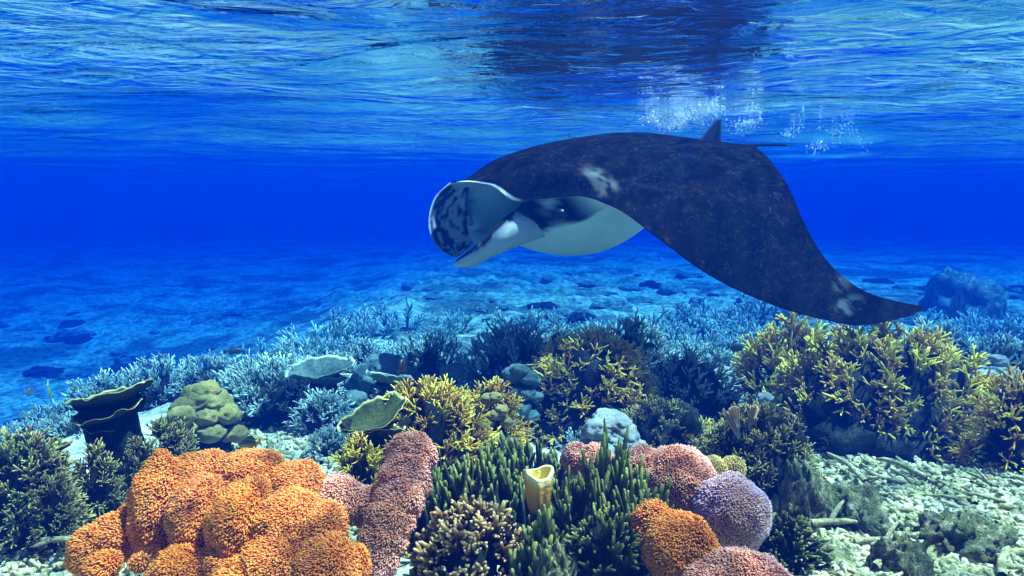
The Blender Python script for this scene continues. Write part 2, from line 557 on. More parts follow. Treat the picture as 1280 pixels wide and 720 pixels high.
def soft_coral(lobes, label, pm, fm, name='soft_coral', spacing=.0038, plen=.0080, prad=.0018, flow=(-.35, -.15, -.25), group=None, seed=1, maxn=26000):
    """lobes: (pixel x, pixel y, distance, radius x, y, z in m) of each swelling; polyps cover what is not buried in a neighbour"""
    rng = np.random.default_rng(seed)
    C = [np.array(px(l[0], l[1], l[2])) for l in lobes]
    org = np.mean(C, 0); org[2] = fz(org[0], org[1])
    root = empty(name, org)
    tag(root, label, 'coral', group)
    E = [np.array(l[3:6]) * (1.12 if len(lobes) > 6 else 1.0) for l in lobes]
    Rot = [np.array(Euler((0, R(l[6]) if len(l) > 6 else 0, R(l[7]) if len(l) > 7 else 0)).to_matrix()) for l in lobes]
    dirs, fcs = ICO5
    for k in range(len(lobes)):
        def radial(d):
            w = vnoise(d * 1.9 + k * 5.3 + seed, 200 + seed)
            return 1 + .09 * w + .05 * vnoise(d * 4.2 + k * 2.2, 210 + seed)
        v = dirs * radial(dirs)[:, None]
        Vw = (v * E[k]) @ Rot[k].T + C[k] - org
        lo = mesh_obj('lobe', Vw, fcs, fm, parent=root)
        # polyps
        area = 4 * math.pi * ((E[k][0] * E[k][1]) ** 1.6 / 3 + (E[k][0] * E[k][2]) ** 1.6 / 3 + (E[k][1] * E[k][2]) ** 1.6 / 3) ** (1 / 1.6)
        n = int(min(maxn, area / (spacing ** 2)))
        i = np.arange(n) + .5
        ph = np.arccos(1 - 2 * i / n); th = math.pi * (1 + 5 ** .5) * i
        d = np.stack([np.cos(th) * np.sin(ph), np.sin(th) * np.sin(ph), np.cos(ph)], 1)
        d += rng.normal(size=d.shape) * (.35 * spacing / E[k].mean()); d /= np.linalg.norm(d, axis=1)[:, None]
        rad = radial(d)
        p = ((d * rad[:, None]) * E[k]) @ Rot[k].T + C[k]
        nr = (d / E[k]) @ Rot[k].T; nr /= np.linalg.norm(nr, axis=1)[:, None]
        keep = np.ones(n, bool)
        for j in range(len(lobes)):
            if j != k:
                q = ((p - C[j]) @ Rot[j]) / E[j]
                keep &= (q ** 2).sum(1) > .86
        keep &= p[:, 2] > floor_z(p[:, 0], p[:, 1]) - .02
        keep &= (nr * (p / np.linalg.norm(p, axis=1)[:, None])).sum(1) < .8
        p, nr = p[keep], nr[keep]; n = len(p)
        if n == 0: continue
        ax = nr * .8 + np.array(flow) * 1.4 + rng.normal(size=(n, 3)) * .20
        ax /= np.linalg.norm(ax, axis=1)[:, None]
        u = np.cross(ax, rng.normal(size=(n, 3))); u /= np.linalg.norm(u, axis=1)[:, None]
        w = np.cross(ax, u)
        Ln = plen * rng.uniform(.65, 1.3, n); Rd = prad * rng.uniform(.8, 1.25, n)
        rings = []
        for (tt, rr_) in ((-.15, .95), (.78, 1.0)):
            c = p + ax * (Ln * tt)[:, None]
            for q in range(4):
                a = q * math.pi / 2
                rings.append(c + (u * math.cos(a) + w * math.sin(a)) * (Rd * rr_)[:, None])
        rings.append(p + ax * (Ln * 1.12)[:, None])
        vv = np.stack(rings, 1)                     # n x 9 x 3
        ff = []
        b = np.arange(n) * 9
        for s in (0,):
            for q in range(4):
                ff.append(np.stack([b + s + q, b + s + (q + 1) % 4, b + s + 4 + (q + 1) % 4, b + s + 4 + q], 1))
        quads = np.concatenate(ff).tolist()
        for q in range(4):
            quads += np.stack([b + 4 + q, b + 4 + (q + 1) % 4, b + 8], 1).tolist()
        tip = np.tile(np.array([0] * 4 + [.85] * 4 + [1.0]), (n, 1)).ravel()
        rnd = np.repeat(rng.random(n), 9)
        po = mesh_obj('polyps', vv.reshape(-1, 3) - org, quads, pm, parent=lo, attrs={'tip': tip, 'rnd': rnd})
        po['kind'] = 'stuff'
    return root
# ------------------------------------------------------------------ plates, boulders, sponges, rocks
def plate_mat(name, top, rim):
    m = NM(name)
    t = m.attr('tip', 'Fac')
    co = m.coord('Object')
    n = m.noise(9, 5, .6, co); f = m.noise(70, 4, .6, co)
    c = m.mix(m.ramp(n, [(.35, 0.0), (.65, 1.0)]), tuple(q * .5 for q in top), top)
    c = m.mix(m.ramp(t, [(.90, 0.0), (.98, 1.0)]), c, rim)
    m.principled(c, .85, .1, m.bump(m.math('ADD', n, m.math('MULTIPLY', f, .4)), .7, .01))
    return m.m
M_PLATE = plate_mat('plate_coral_skin', (.07, .085, .025), (.72, .64, .24))
M_PLATE2 = plate_mat('teal_plate_coral_skin', (.10, .16, .13), (.55, .62, .45))

def plate_mesh(mat, seed, cup=.25, ruf=.09, thick=.022):
    nr, na = 16, 72
    rr = np.linspace(0, 1, nr) ** .8
    a = np.arange(na) / na * 2 * math.pi
    A_, Q = np.meshgrid(a, rr, indexing='ij')
    e = 1 + .16 * vnoise(np.stack([np.cos(a) * 1.6 + seed, np.sin(a) * 1.6], 1), seed) + .06 * vnoise(np.stack([np.cos(a) * 5 + seed, np.sin(a) * 5], 1), seed + 3)
    e = e[:, None]
    wob = ruf * (vnoise(np.stack([np.cos(a) * 2.6, np.sin(a) * 2.6], 1), seed + 7) + .5 * vnoise(np.stack([np.cos(a) * 7, np.sin(a) * 7], 1), seed + 9))[:, None]
    x = np.cos(A_) * Q * e; y = np.sin(A_) * Q * e
    z = cup * Q ** 1.7 + wob * Q ** 3
    zb = z - thick - .10 * (1 - Q) ** 1.5
    top = np.stack([x, y, z], -1).reshape(-1, 3); bot = np.stack([x * .985, y * .985, zb], -1).reshape(-1, 3)
    f1 = grid_faces(na, nr, True)
    f2 = f1[:, ::-1] + na * nr
    i = np.arange(na); o = i * nr + nr - 1; o2 = ((i + 1) % na) * nr + nr - 1
    f3 = np.stack([o, o2, o2 + na * nr, o + na * nr], 1)
    me = bpy.data.meshes.new('plate')
    me.from_pydata(np.concatenate([top, bot]).tolist(), [], np.concatenate([f1, f2, f3]).tolist())
    tt = np.concatenate([Q.ravel(), Q.ravel() * .9 * 0 + (Q.ravel() > .999) * .97])
    me.attributes.new('tip', 'FLOAT', 'POINT').data.foreach_set('value', tt.astype(np.float32))
    me.polygons.foreach_set('use_smooth', [True] * len(me.polygons))
    me.materials.append(mat); me.update()
    return me
PLATES = {'a': [plate_mesh(M_PLATE, 5 + i) for i in range(3)], 'b': [plate_mesh(M_PLATE2, 15 + i, .35) for i in range(2)]}
def stem_mesh():
    V, F, T = [], [], []
    tube([(0, 0, 0), (.03, 0, .3), (-.02, .02, .6), (0, 0, .85), (0, 0, 1)], [.50, .46, .55, .74, .95], 16, 0, 1, V, F, T, cap=False)
    v = np.array([tuple(q) for q in V])
    v *= (1 + .12 * vnoise(v * 4, 3))[:, None]
    me = bpy.data.meshes.new('stem'); me.from_pydata(v.tolist(), [], F)
    me.polygons.foreach_set('use_smooth', [True] * len(me.polygons)); me.materials.append(M_BASE); me.update()
    return me
STEM = stem_mesh()

def plate_coral(xp, d, wpx, ytop, label, kind='a', tiers=2, tilt=(0, 0), stem=.5, dx=.0, group=None):
    rr = random.Random(int(xp * 3 + d * 77))
    p, h = at(xp, d, ytop)
    r = wpx * d / FOC / 2
    root = empty('plate_coral', p); tag(root, label, 'coral', group)
    hs = min(max(h - r * .28, .05), r * .75)
    s = inst('stem', STEM, root); s.scale = (r * stem, r * stem, hs); s.location = (0, 0, h - r * .30 - hs)
    b = inst('base', BASES[int(xp) % 3], root); b.scale = (r * .75, r * .7, max(h - r * .30 - hs * .55, .05)); b.rotation_euler = (0, 0, xp)
    z = h - r * .30
    for k in range(tiers):
        o = inst('plate', PLATES[kind][k % len(PLATES[kind])], root)
        q = r * (1 - .22 * k)
        o.scale = (q, q * .85, q)
        o.location = (rr.uniform(-.12, .12) * r * (k > 0), rr.uniform(-.3, 0) * r * (k > 0), z - k * r * .26)
        o.rotation_euler = (R(tilt[0] + rr.uniform(-4, 4)), R(tilt[1] + rr.uniform(-5, 5)), rr.uniform(0, 6.28))
    return root

KN = {}
def knob_coral(xp, d, wpx, ytop, mat, label, n=9, group=None, name='boulder_coral', seed=None, flat=.75):
    """a colony of rounded swellings heaped on each other"""
    rr = random.Random(seed if seed is not None else int(xp * 5 + d * 91))
    if mat.name not in KN:
        KN[mat.name] = [lump_mesh('knob', mat, 300 + i + len(KN) * 10, ICO4, .14, 2.2, .045) for i in range(3)]
    p, h = at(xp, d, ytop)
    r = wpx * d / FOC / 2
    h = max(h, r * .5)
    root = empty(name, p); tag(root, label, 'coral', group)
    if n > 4: n = int(n * 1.7)
    for i in range(n):
        a = i * 2.4 + rr.uniform(-.3, .3)
        q = math.sqrt((i + .3) / n) * .72
        s = r * rr.uniform(.26, .44) * (1.9 if n < 4 else 1.0)
        o = inst('knob', KN[mat.name][rr.randrange(3)], root)
        zz = (h - s * flat) * math.sqrt(max(0, 1 - q * q * 1.8)) * rr.uniform(.82, 1.0)
        o.location = (math.cos(a) * q * r, math.sin(a) * q * r * .7, max(zz, s * .3))
        o.scale = (s, s, s * flat * rr.uniform(.85, 1.1)); o.rotation_euler = (0, 0, rr.uniform(0, 6.28))
    b = inst('base', BASES[0], root); b.scale = (r * .50, r * .4, h * .55); b.location = (0, 0, h * .15)
    return root

def finger_field(xp, d, wpx, ytop, n, label):
    """a stand of upright fingers of uneven height on a dark base"""
    rr = random.Random(int(xp + d * 100))
    p, h = at(xp, d, ytop)
    r = wpx * d / FOC / 2
    root = empty('finger_coral', p); tag(root, label, 'coral')
    b = inst('base', BASES[1], root); b.scale = (r * .95, r * .6, h * .42)
    for i in range(n):
        a = i * 2.39996; q = math.sqrt((i + .5) / n)
        x, y = math.cos(a) * q * r, math.sin(a) * q * r * .62
        tall = h * (1 - .45 * q * q) * rr.uniform(.72, 1.0) * (1.0 if rr.random() < .75 else 1.14)
        z0 = h * .30 * (1 - q * q)
        L = max(tall - z0, .05)
        k = rr.random()
        o = inst('finger', BR['spire'][rr.randrange(len(BR['spire']))], root)
        o.location = (x, y, z0)
        th = rr.uniform(.12, .21)
        o.scale = (th, th, L)
        o.rotation_euler = (rr.gauss(0, .10) - y / r * .25, rr.gauss(0, .10) + x / r * .25, rr.uniform(0, 6.28))
    return root

# ------------------------------------------------------------------ colonies of the reef, near to far
Y_, B_, O_, G_ = 'yel', 'blue', 'olive', 'gold'
dome_coral('staghorn_coral', 1118, 3.45, 330, 410, Y_, 300, 'huge dome of yellow-tipped staghorn coral under the manta wing tip', blen=.29, depth=.75, seed=3, low=-.35)
dome_coral('staghorn_coral', 995, 4.1, 165, 402, Y_, 80, 'spiky long-branched staghorn coral behind the huge yellow-tipped dome', blen=.55, up=.6)
dome_coral('staghorn_coral', 1296, 2.9, 150, 462, G_, 70, 'golden staghorn coral on the seaward flank of the huge yellow-tipped dome', blen=.45)
dome_coral('bushy_coral', 955, 2.45, 185, 510, O_, 190, 'dark olive bushy coral with fine twigs beside the sunlit rubble', blen=.30, up=.5, jit=.35)
dome_coral('bushy_coral', 832, 2.85, 150, 498, O_, 130, 'low olive bushy coral behind the pink and violet soft coral', blen=.28, up=.5, jit=.35)
dome_coral('staghorn_coral', 742, 3.6, 205, 416, Y_, 230, 'yellow staghorn thicket on the reef below the manta belly', blen=.33, jit=.4)
dome_coral('staghorn_coral', 532, 2.65, 190, 476, G_, 200, 'tangled golden staghorn coral around the ruffled table coral', blen=.36, jit=.5)
dome_coral('staghorn_coral', 610, 2.9, 120, 474, G_, 90, 'golden staghorn coral mixed with an orange lumpy coral', blen=.42, jit=.5)
dome_coral('staghorn_coral', 640, 4.4, 150, 409, B_, 90, 'teal staghorn thicket with a few yellowish twigs behind the golden staghorn', blen=.45, up=.6)
dome_coral('staghorn_coral', 790, 4.9, 150, 402, B_, 90, 'rounded blue-green staghorn coral behind the yellow thicket', blen=.40)
gb = 'blue-green staghorn thickets along the far reef edge'
lb = 'pale blue-green staghorn thicket on the outer reef edge'
for (x, d, w, yt, n) in [(60, 4.3, 120, 505, 60), (118, 4.5, 120, 468, 70), (185, 4.7, 130, 450, 70), (258, 4.8, 130, 446, 70), (330, 4.9, 130, 446, 70), (395, 5.0, 110, 440, 60),
                         (455, 5.2, 110, 428, 60), (530, 5.3, 130, 420, 60), (880, 5.2, 130, 432, 60), (960, 5.4, 120, 420, 50), (1180, 4.8, 140, 402, 60), (1262, 4.6, 130, 418, 60), (700, 5.6, 110, 410, 40), (20, 4.0, 100, 530, 50), (90, 3.5, 130, 528, 70)]:
    dome_coral('staghorn_coral', x, d, w, yt, B_, n, lb, gb, blen=.42, up=.6)
dome_coral('staghorn_coral', 335, 4.0, 185, 452, B_, 130, 'dark hollow staghorn thicket around the thin-edged plate coral', blen=.40, up=.5)
dome_coral('staghorn_coral', 868, 3.7, 150, 442, B_, 110, 'grey-blue staghorn coral between the two yellow-tipped thickets', blen=.36)
dome_coral('staghorn_coral', 8, 2.05, 140, 540, O_, 110, 'dark olive staghorn thicket beside the plate coral on its pedestal', blen=.45, jit=.4)
dome_coral('staghorn_coral', 198, 2.5, 95, 522, O_, 80, 'small dark staghorn clump between the plate coral and the orange soft coral', blen=.50, jit=.5)
dome_coral('staghorn_coral', 405, 3.1, 70, 535, B_, 50, 'small bluish staghorn clump at the edge of the white sand', blen=.5, jit=.5)
mg = random.Random(31)
for i in range(70):
    xp, d = mg.uniform(300, 1330), mg.uniform(5.2, 10.5)
    w = mg.uniform(60, 120)
    base_y = 262 + FOC * (-fz((xp - 640) / FOC * d, d)) / d
    dome_coral('branching_coral', xp, d, w, base_y - mg.uniform(.18, .36) * w, B_, 16, 'hazy blue branching coral patch beyond the reef edge', 'hazy coral patches beyond the reef edge', blen=.8, up=.5, jit=.4, seed=5000 + i)
fl = random.Random(77)
for i in range(64):
    while True:
        xp, d = fl.uniform(400, 1330), 2.1 * (4.9 / 2.1) ** fl.random()
        if xp > 930 and d < 3.1: continue
        break
    k = fl.choice([G_, O_, Y_, B_] if d < 3.4 else [B_, B_, Y_, O_])
    nm = {G_: 'golden', O_: 'olive', Y_: 'yellow', B_: 'blue-green'}[k]
    w = fl.uniform(50, 95)
    base_y = 262 + FOC * (-fz((xp - 640) / FOC * d, d)) / d
    dome_coral('branching_coral', xp, d, w, base_y - fl.uniform(.30, .6) * w, k, 26, 'small %s branching coral clump filling a gap in the reef' % nm, 'small %s coral clumps' % nm, blen=.62, up=.5, jit=.4, seed=4000 + i)
# upright finger corals and knobby branches in the foreground
finger_field(600, 1.95, 205, 560, 150, 'tall dark green finger coral in front of the golden staghorn')
finger_field(765, 1.70, 145, 556, 150, 'tall dark green finger coral beside the yellow cup sponge')
finger_field(676, 1.50, 75, 640, 45, 'low dark green finger coral at the foot of the yellow cup sponge')
finger_field(650, 2.25, 150, 545, 90, 'dark green finger coral standing behind the yellow cup sponge')
dome_coral('finger_coral', 768, 1.52, 150, 640, 'green', 90, 'low sprawling green finger coral in front of the tall green fingers', blen=.5, up=.4, jit=.5, brname='finger')
dome_coral('knob_branch_coral', 590, 1.62, 175, 628, 'knob', 130, 'brown short-branched coral with cream knobby tips beside the orange lobe', blen=.42, up=.3, jit=.35)
dome_coral('finger_coral', 1000, 1.75, 120, 640, 'green', 110, 'sprawling green finger coral between violet soft coral and pale rubble', blen=.5, up=.3, jit=.5, brname='finger')

plate_coral(128, 2.42, 118, 486, 'dark plate coral with pale rim on a thick black pedestal', 'a', 3, (-9, 2), .80)
plate_coral(466, 2.45, 112, 512, 'ruffled yellow-rimmed table coral among golden staghorn', 'a', 3, (-17, -6), .8)
plate_coral(398, 3.85, 84, 458, 'thin-edged plate coral overhanging the dark staghorn thicket', 'b', 2, (-6, 4), .5)
plate_coral(38, 2.15, 66, 560, 'small tiered plate coral under the olive staghorn thicket', 'a', 3, (-8, 0), .5)
plate_coral(480, 3.5, 60, 470, 'small teal plate coral behind the golden staghorn', 'b', 1, (-12, 10), .5)

for (x, d, w, yt, k, lab) in [(100, 2.2, 75, 556, O_, 'dark olive coral clump overgrowing the pedestal of the plate coral'), (158, 2.28, 70, 548, O_, 'dark olive coral clump leaning on the far flank of the plate coral pedestal'),
                              (440, 2.25, 90, 545, G_, 'golden coral clump in front of the ruffled table coral'), (495, 2.3, 80, 548, G_, 'golden coral clump between the table coral and the orange-pink column'),
                              (398, 3.6, 90, 488, B_, 'blue-grey coral clump beneath the thin-edged plate coral'), (40, 1.98, 70, 590, O_, 'olive coral clump in front of the small tiered plate coral')]:
    dome_coral('branching_coral', x, d, w, yt, k, 60, lab, blen=.5, jit=.4)
knob_coral(243, 3.15, 105, 474, M_PALE, 'pale yellow lumpy coral behind the plate coral', 14)
knob_coral(208, 2.95, 60, 500, M_PALE, 'small pair of pale yellow domes in front of the lumpy coral', 3)
knob_coral(765, 2.75, 92, 507, M_WHITE, 'whitish cauliflower coral under the yellow staghorn thicket', 22)
knob_coral(650, 3.4, 70, 448, M_TEAL, 'blue-grey cauliflower coral next to the yellow staghorn thicket', 12)
knob_coral(615, 2.75, 62, 486, M_PALE, 'orange-tinged lumpy coral amid golden staghorn', 9)
knob_coral(478, 4.3, 110, 436, M_TEAL, 'smooth teal dome coral heap on the reef crest', 7)
knob_coral(555, 4.0, 60, 448, M_TEAL, 'single teal dome coral behind the golden staghorn', 2)
knob_coral(432, 3.7, 50, 484, M_TEAL, 'low teal dome coral at the edge of the sand', 3)
knob_coral(960, 3.1, 32, 481, M_WHITE, 'round whitish brain coral at the foot of the long-branched staghorn', 2)
knob_coral(1255, 3.9, 80, 440, M_WHITE, 'pale blue cauliflower coral behind the huge staghorn dome', 12)
knob_coral(900, 4.2, 80, 448, M_WHITE, 'pale lumpy coral head behind the olive bushes', 10)

# ------------------------------------------------------------------ soft corals
soft_coral([(205, 640, 1.58, .058, .09, .125), (250, 598, 1.64, .070, .09, .055), (312, 592, 1.66, .075, .08, .050), (368, 612, 1.62, .062, .09, .055), (255, 645, 1.54, .055, .10, .085, -14),
            (305, 648, 1.50, .062, .10, .080, 10), (360, 655, 1.50, .068, .10, .070, -18), (404, 668, 1.48, .045, .08, .062), (224, 722, 1.40, .055, .07, .060), (292, 700, 1.44, .060, .08, .048, 15),
            (345, 706, 1.40, .070, .09, .062, -12), (405, 716, 1.38, .066, .08, .066), (310, 735, 1.36, .075, .09, .060), (440, 712, 1.42, .032, .05, .045), (300, 660, 1.62, .13, .08, .12)],
           'big orange lobed soft coral covered in short polyps on white sand', P_OR, F_OR, seed=2)
soft_coral([(145, 672, 1.52, .060, .06, .052), (112, 688, 1.48, .038, .05, .055), (128, 708, 1.42, .034, .04, .030), (172, 650, 1.58, .045, .05, .045), (174, 703, 1.42, .016, .016, .016)],
           'small orange soft coral beside the big orange one', P_OR, F_OR, seed=3)
soft_coral([(420, 625, 1.66, .070, .07, .062), (458, 632, 1.70, .050, .05, .050)],
           'pale pink and violet soft coral lobe between two orange corals', P_PK, F_PK, seed=4)
soft_coral([(514, 572, 1.76, .062, .06, .066), (507, 598, 1.71, .064, .06, .066), (498, 624, 1.67, .062, .06, .062), (488, 650, 1.63, .058, .06, .058), (478, 675, 1.60, .056, .06, .056), (474, 698, 1.57, .044, .05, .050)],
           'orange-pink columnar soft coral leaning beside the brown knobby coral', P_PK, F_OR, seed=5)
soft_coral([(848, 604, 1.86, .105, .10, .100, 12), (808, 592, 1.90, .075, .08, .075), (785, 590, 1.94, .05, .06, .06)],
           'pink and violet soft coral dome behind the tall green fingers', P_PK, F_PK, seed=6, flow=(.1, -.2, -.1))
soft_coral([(914, 642, 1.72, .095, .09, .098)],
           'round lavender soft coral beside the sprawling green finger coral', P_PK2, F_PK, seed=7, flow=(.25, -.1, -.2))
soft_coral([(850, 690, 1.50, .085, .09, .085, 30), (818, 655, 1.58, .05, .06, .05)],
           'orange soft coral slope under the violet soft coral', P_OR, F_OR, seed=8)
soft_coral([(925, 728, 1.40, .12, .09, .058)],
           'peach-coloured soft coral lowest in front of the lavender one', P_PK, F_OR, seed=9)
soft_coral([(745, 580, 1.98, .055, .06, .055), (720, 572, 2.02, .04, .05, .045)],
           'small pink soft coral peeking out behind the green fingers', P_PK, F_PK, seed=10)
soft_coral([(890, 588, 1.98, .048, .05, .040), (918, 584, 1.98, .030, .04, .030)],
           'small yellow soft coral knob above the lavender one', P_YL, F_YL, seed=11)

# ------------------------------------------------------------------ cup sponge
def cup_sponge():
    m = NM('yellow_sponge')
    t = m.attr('tip', 'Fac'); co = m.coord('Object')
    n = m.noise(60, 4, .6, co)
    c = m.ramp(t, [(0.0, (.18, .07, .01)), (.6, (.55, .30, .03)), (.9, (.85, .72, .36)), (1.0, (.70, .55, .08))])
    m.principled(c, .8, .1, m.bump(n, .9, .006))
    p = px(672, 630, 1.62)
    root = empty('cup_sponge', p, (0, 0, 0), .82); tag(root, 'yellow cup sponge with pale rim between dark green fingers', 'sponge')
    prof = [(.028, -.02, 0), (.034, .0, .25), (.038, .03, .4), (.043, .075, .65), (.045, .098, .85), (.043, .106, .92), (.038, .103, .95)]
    inner = [(.034, .09, .99), (.028, .066, 1.0), (.015, .056, 1.0), (.002, .054, 1.0)]
    def lathe(name, pr, par):
        na = 40; V, T = [], []
        for (r, z, tt) in pr:
            for k in range(na):
                a = k / na * 2 * math.pi
                w = 1 + .10 * math.sin(a * 3 + 1) + .05 * math.sin(a * 7)
                V.append((math.cos(a) * r * w, math.sin(a) * r * w, z + .010 * math.sin(a * 2 + .6) * max(0, z / .1))); T.append(tt)
        F = [(i * na + k, i * na + (k + 1) % na, (i + 1) * na + (k + 1) % na, (i + 1) * na + k) for i in range(len(pr) - 1) for k in range(na)]
        return mesh_obj(name, V, F, m.m, parent=par, attrs={'tip': T})
    lathe('wall', prof, root)
    lathe('cavity', [(.0385, .1032, .95)] + inner, root)
    zb = fz(p.x, p.y)
    V, F, T = [], [], []
    tube([(0, 0, zb - p.z), (.005, 0, (zb - p.z) * .5), (0, 0, -.012)], [.035, .024, .026], 14, 0, .05, V, F, T, cap=False)
    mesh_obj('stalk', [tuple(v) for v in V], F, M_BASE, parent=root)
cup_sponge()

# ------------------------------------------------------------------ leather fan
def fan_coral():
    m = NM('fan_skin'); t = m.attr('tip', 'Fac')
    n = m.noise(40, 4, .6, m.mapping(m.coord('Object'), scale=(1, 1, .25)))
    c = m.ramp(t, [(0, (.30, .42, .55)), (.4, (.34, .24, .17)), (1.0, (.55, .34, .18))])
    m.principled(c, .8, .1, m.bump(n, 1.0, .012))
    p, h = at(938, 2.36, 508)
    root = empty('fan_coral', p); tag(root, 'small ribbed brown fan coral on the olive bushy coral', 'coral')
    for (dx, dy, s, ry) in ((-.012, -.01, 1.0, -14), (.03, .012, .8, 18)):
        nu, nv = 22, 14; V, T = [], []
        for i in range(nu):
            for j in range(nv):
                a = (i / (nu - 1) - .5) * 1.5; r = j / (nv - 1)
                w = .012 * math.sin(i * 1.6) * r
                V.append((math.sin(a) * r * .062, .03 * math.sin(a * 2) * r + w, r * .115 * math.cos(a * .8))); T.append(r)
        o = mesh_obj('blade', V, grid_faces(nu, nv), m.m, parent=root, attrs={'tip': T})
        md = o.modifiers.new('thick', 'SOLIDIFY'); md.thickness = .008
        o.location = (dx, dy, h - .115 * s); o.scale = (s,) * 3; o.rotation_euler = (R(-8), R(ry), R(10))
    V, F, T = [], [], []
    tube([(0, .05, h - .30), (0, .02, h - .16), (0, 0, h - .08)], [.010, .009, .009], 10, 0, .1, V, F, T)
    mesh_obj('stem', [tuple(v) for v in V], F, M_BASE, parent=root)
fan_coral()

# ------------------------------------------------------------------ rocks and rubble
ROCKS = [lump_mesh('rock', M_ROCK, 400 + i, ICO5, .22, 1.8, .16) for i in range(4)]
for (x, d, w, yt, lab) in [(1085, 2.15, 120, 612, 'encrusted rock ridge in the middle of the sunlit rubble'), (1235, 1.95, 120, 640, 'dark encrusted boulder half sunk in pale sand'),
                           (1020, 2.15, 80, 585, 'bright-topped rock beside the olive bushy coral'),
                           (1150, 1.75, 80, 668, 'small round rock with a mossy top in the pale sand'), (700, 1.45, 90, 690, 'pale green rock under the green finger coral'),
                           (30, 2.6, 90, 590, 'dark reef rock behind the olive staghorn'), (140, 2.65, 130, 570, 'black rock mass beneath the plate coral'),
                           (690, 1.75, 70, 640, 'shadowed dark rock below the cup sponge')]:
    p, h = at(x, d, yt)
    r = w * d / FOC / 2
    o = inst('rock', ROCKS[int(x) % 4], None, M_BASE if ('shadowed' in lab or 'black' in lab) else None)  # the shadowed rock's shade is put into its near-black material colour
    o.location = (p.x, p.y, p.z - r * .1); o.scale = (r, r * .8, max(h, .05) + r * .1); o.rotation_euler = (0, 0, x)
    tag(o, lab, 'rock')

def rubble():
    rng = np.random.default_rng(12)
    V, F = [], []
    def scatter(n, x0, x1, d0, d1, ln, rd):
        for _ in range(n):
            xp, d = rng.uniform(x0, x1), d0 * (d1 / d0) ** rng.random()
            x = (xp - 640) / FOC * d
            z = fz(x, d)
            L, r = ln * rng.uniform(.4, 1.3), rd * rng.uniform(.6, 1.5)
            a = rng.uniform(0, 6.28); t = rng.normal(0, .3)
            dr = Vector((math.cos(a) * math.cos(t), math.sin(a) * math.cos(t), math.sin(t)))
            k = Vector((rng.normal(), rng.normal(), rng.normal())) * L * .12
            c = Vector((x, d, z + r * .6 + .012))
            tube([c - dr * L / 2, c - dr * L / 2 * .9, c + k, c + dr * L / 2 * .9], [r * .45, r, r * 1.05, r * .75], 6, 0, 1, V, F, TT)
    TT = []
    scatter(4200, 930, 1330, 1.6, 3.2, .07, .0075)
    scatter(1100, 930, 1330, 1.6, 3.0, .022, .012)
    scatter(900, -40, 250, 1.45, 2.6, .04, .007)
    scatter(900, 220, 440, 2.0, 4.2, .05, .009)
    scatter(500, 620, 900, 1.4, 2.0, .05, .008)
    o = mesh_obj('coral_rubble', [tuple(v) for v in V], F, M_RUB)
    tag(o, 'pale broken coral rubble strewn over the sand', 'rubble', kind='stuff')
rubble()
STICK = []
for i in range(4):
    me = branch_mesh('dead_branch', M_RUB, 500 + i, 2, .055, (30, 60), (.25, .45), .2, 7)
    STICK.append(me)
for i in range(46):
    rr = random.Random(900 + i)
    xp, d = rr.uniform(940, 1290), rr.uniform(1.6, 2.7)
    if i > 36: xp, d = rr.uniform(-10, 420), rr.uniform(1.8, 3.2)
    x = (xp - 640) / FOC * d
    o = inst('dead_coral_branch', STICK[i % 4])
    s = rr.uniform(.08, .22)
    o.location = (x, d, fz(x, d) + s * .10 + .02); o.scale = (s,) * 3
    o.rotation_euler = (R(90 + rr.uniform(-22, 14)), R(rr.uniform(0, 360)), R(rr.uniform(0, 360)))
    tag(o, 'broken dead coral branch lying on pale rubble', 'dead coral', 'broken coral branches on the rubble')

# ------------------------------------------------------------------ far coral heads on the deeper seabed
rr = random.Random(55)
FAR = [lump_mesh('far_head', M_BASE, 600 + i, ICO4, .30, 1.6, .05) for i in range(4)]
M_FAR = rock_mat('far_reef_crust', (.05, .08, .06), (.18, .22, .17), (.48, .52, .42), 5.0)
for i in range(230):
    d = 6.5 * (22 / 6.5) ** rr.random()
    xp = rr.uniform(-60, 1340)
    if xp < 260 and d < 9: continue
    x = (xp - 640) / FOC * d
    s = rr.uniform(.07, .28) * (1 + d * .02)
    o = inst('coral_head', FAR[i % 4], None, M_FAR if rr.random() < .8 else None)
    o.location = (x, d, fz(x, d)); o.scale = (s * rr.uniform(.8, 1.5), s, s * rr.uniform(.25, .6)); o.rotation_euler = (0, 0, rr.uniform(0, 6.28))
    tag(o, 'hazy coral head on the distant blue seabed', 'coral', 'distant coral heads')
for (xp, d, s, lab) in [(1195, 13.5, .95, 'dark blue reef pinnacle looming beyond the manta wing'), (1228, 12.0, .8, 'lower dark reef pinnacle beside the looming one')]:
    x = (xp - 640) / FOC * d
    o = inst('reef_pinnacle', FAR[1], None, M_FAR); o.location = (x, d, fz(x, d) + .1); o.scale = (s * .55, s * .6, s * .75)
    tag(o, lab, 'rock')

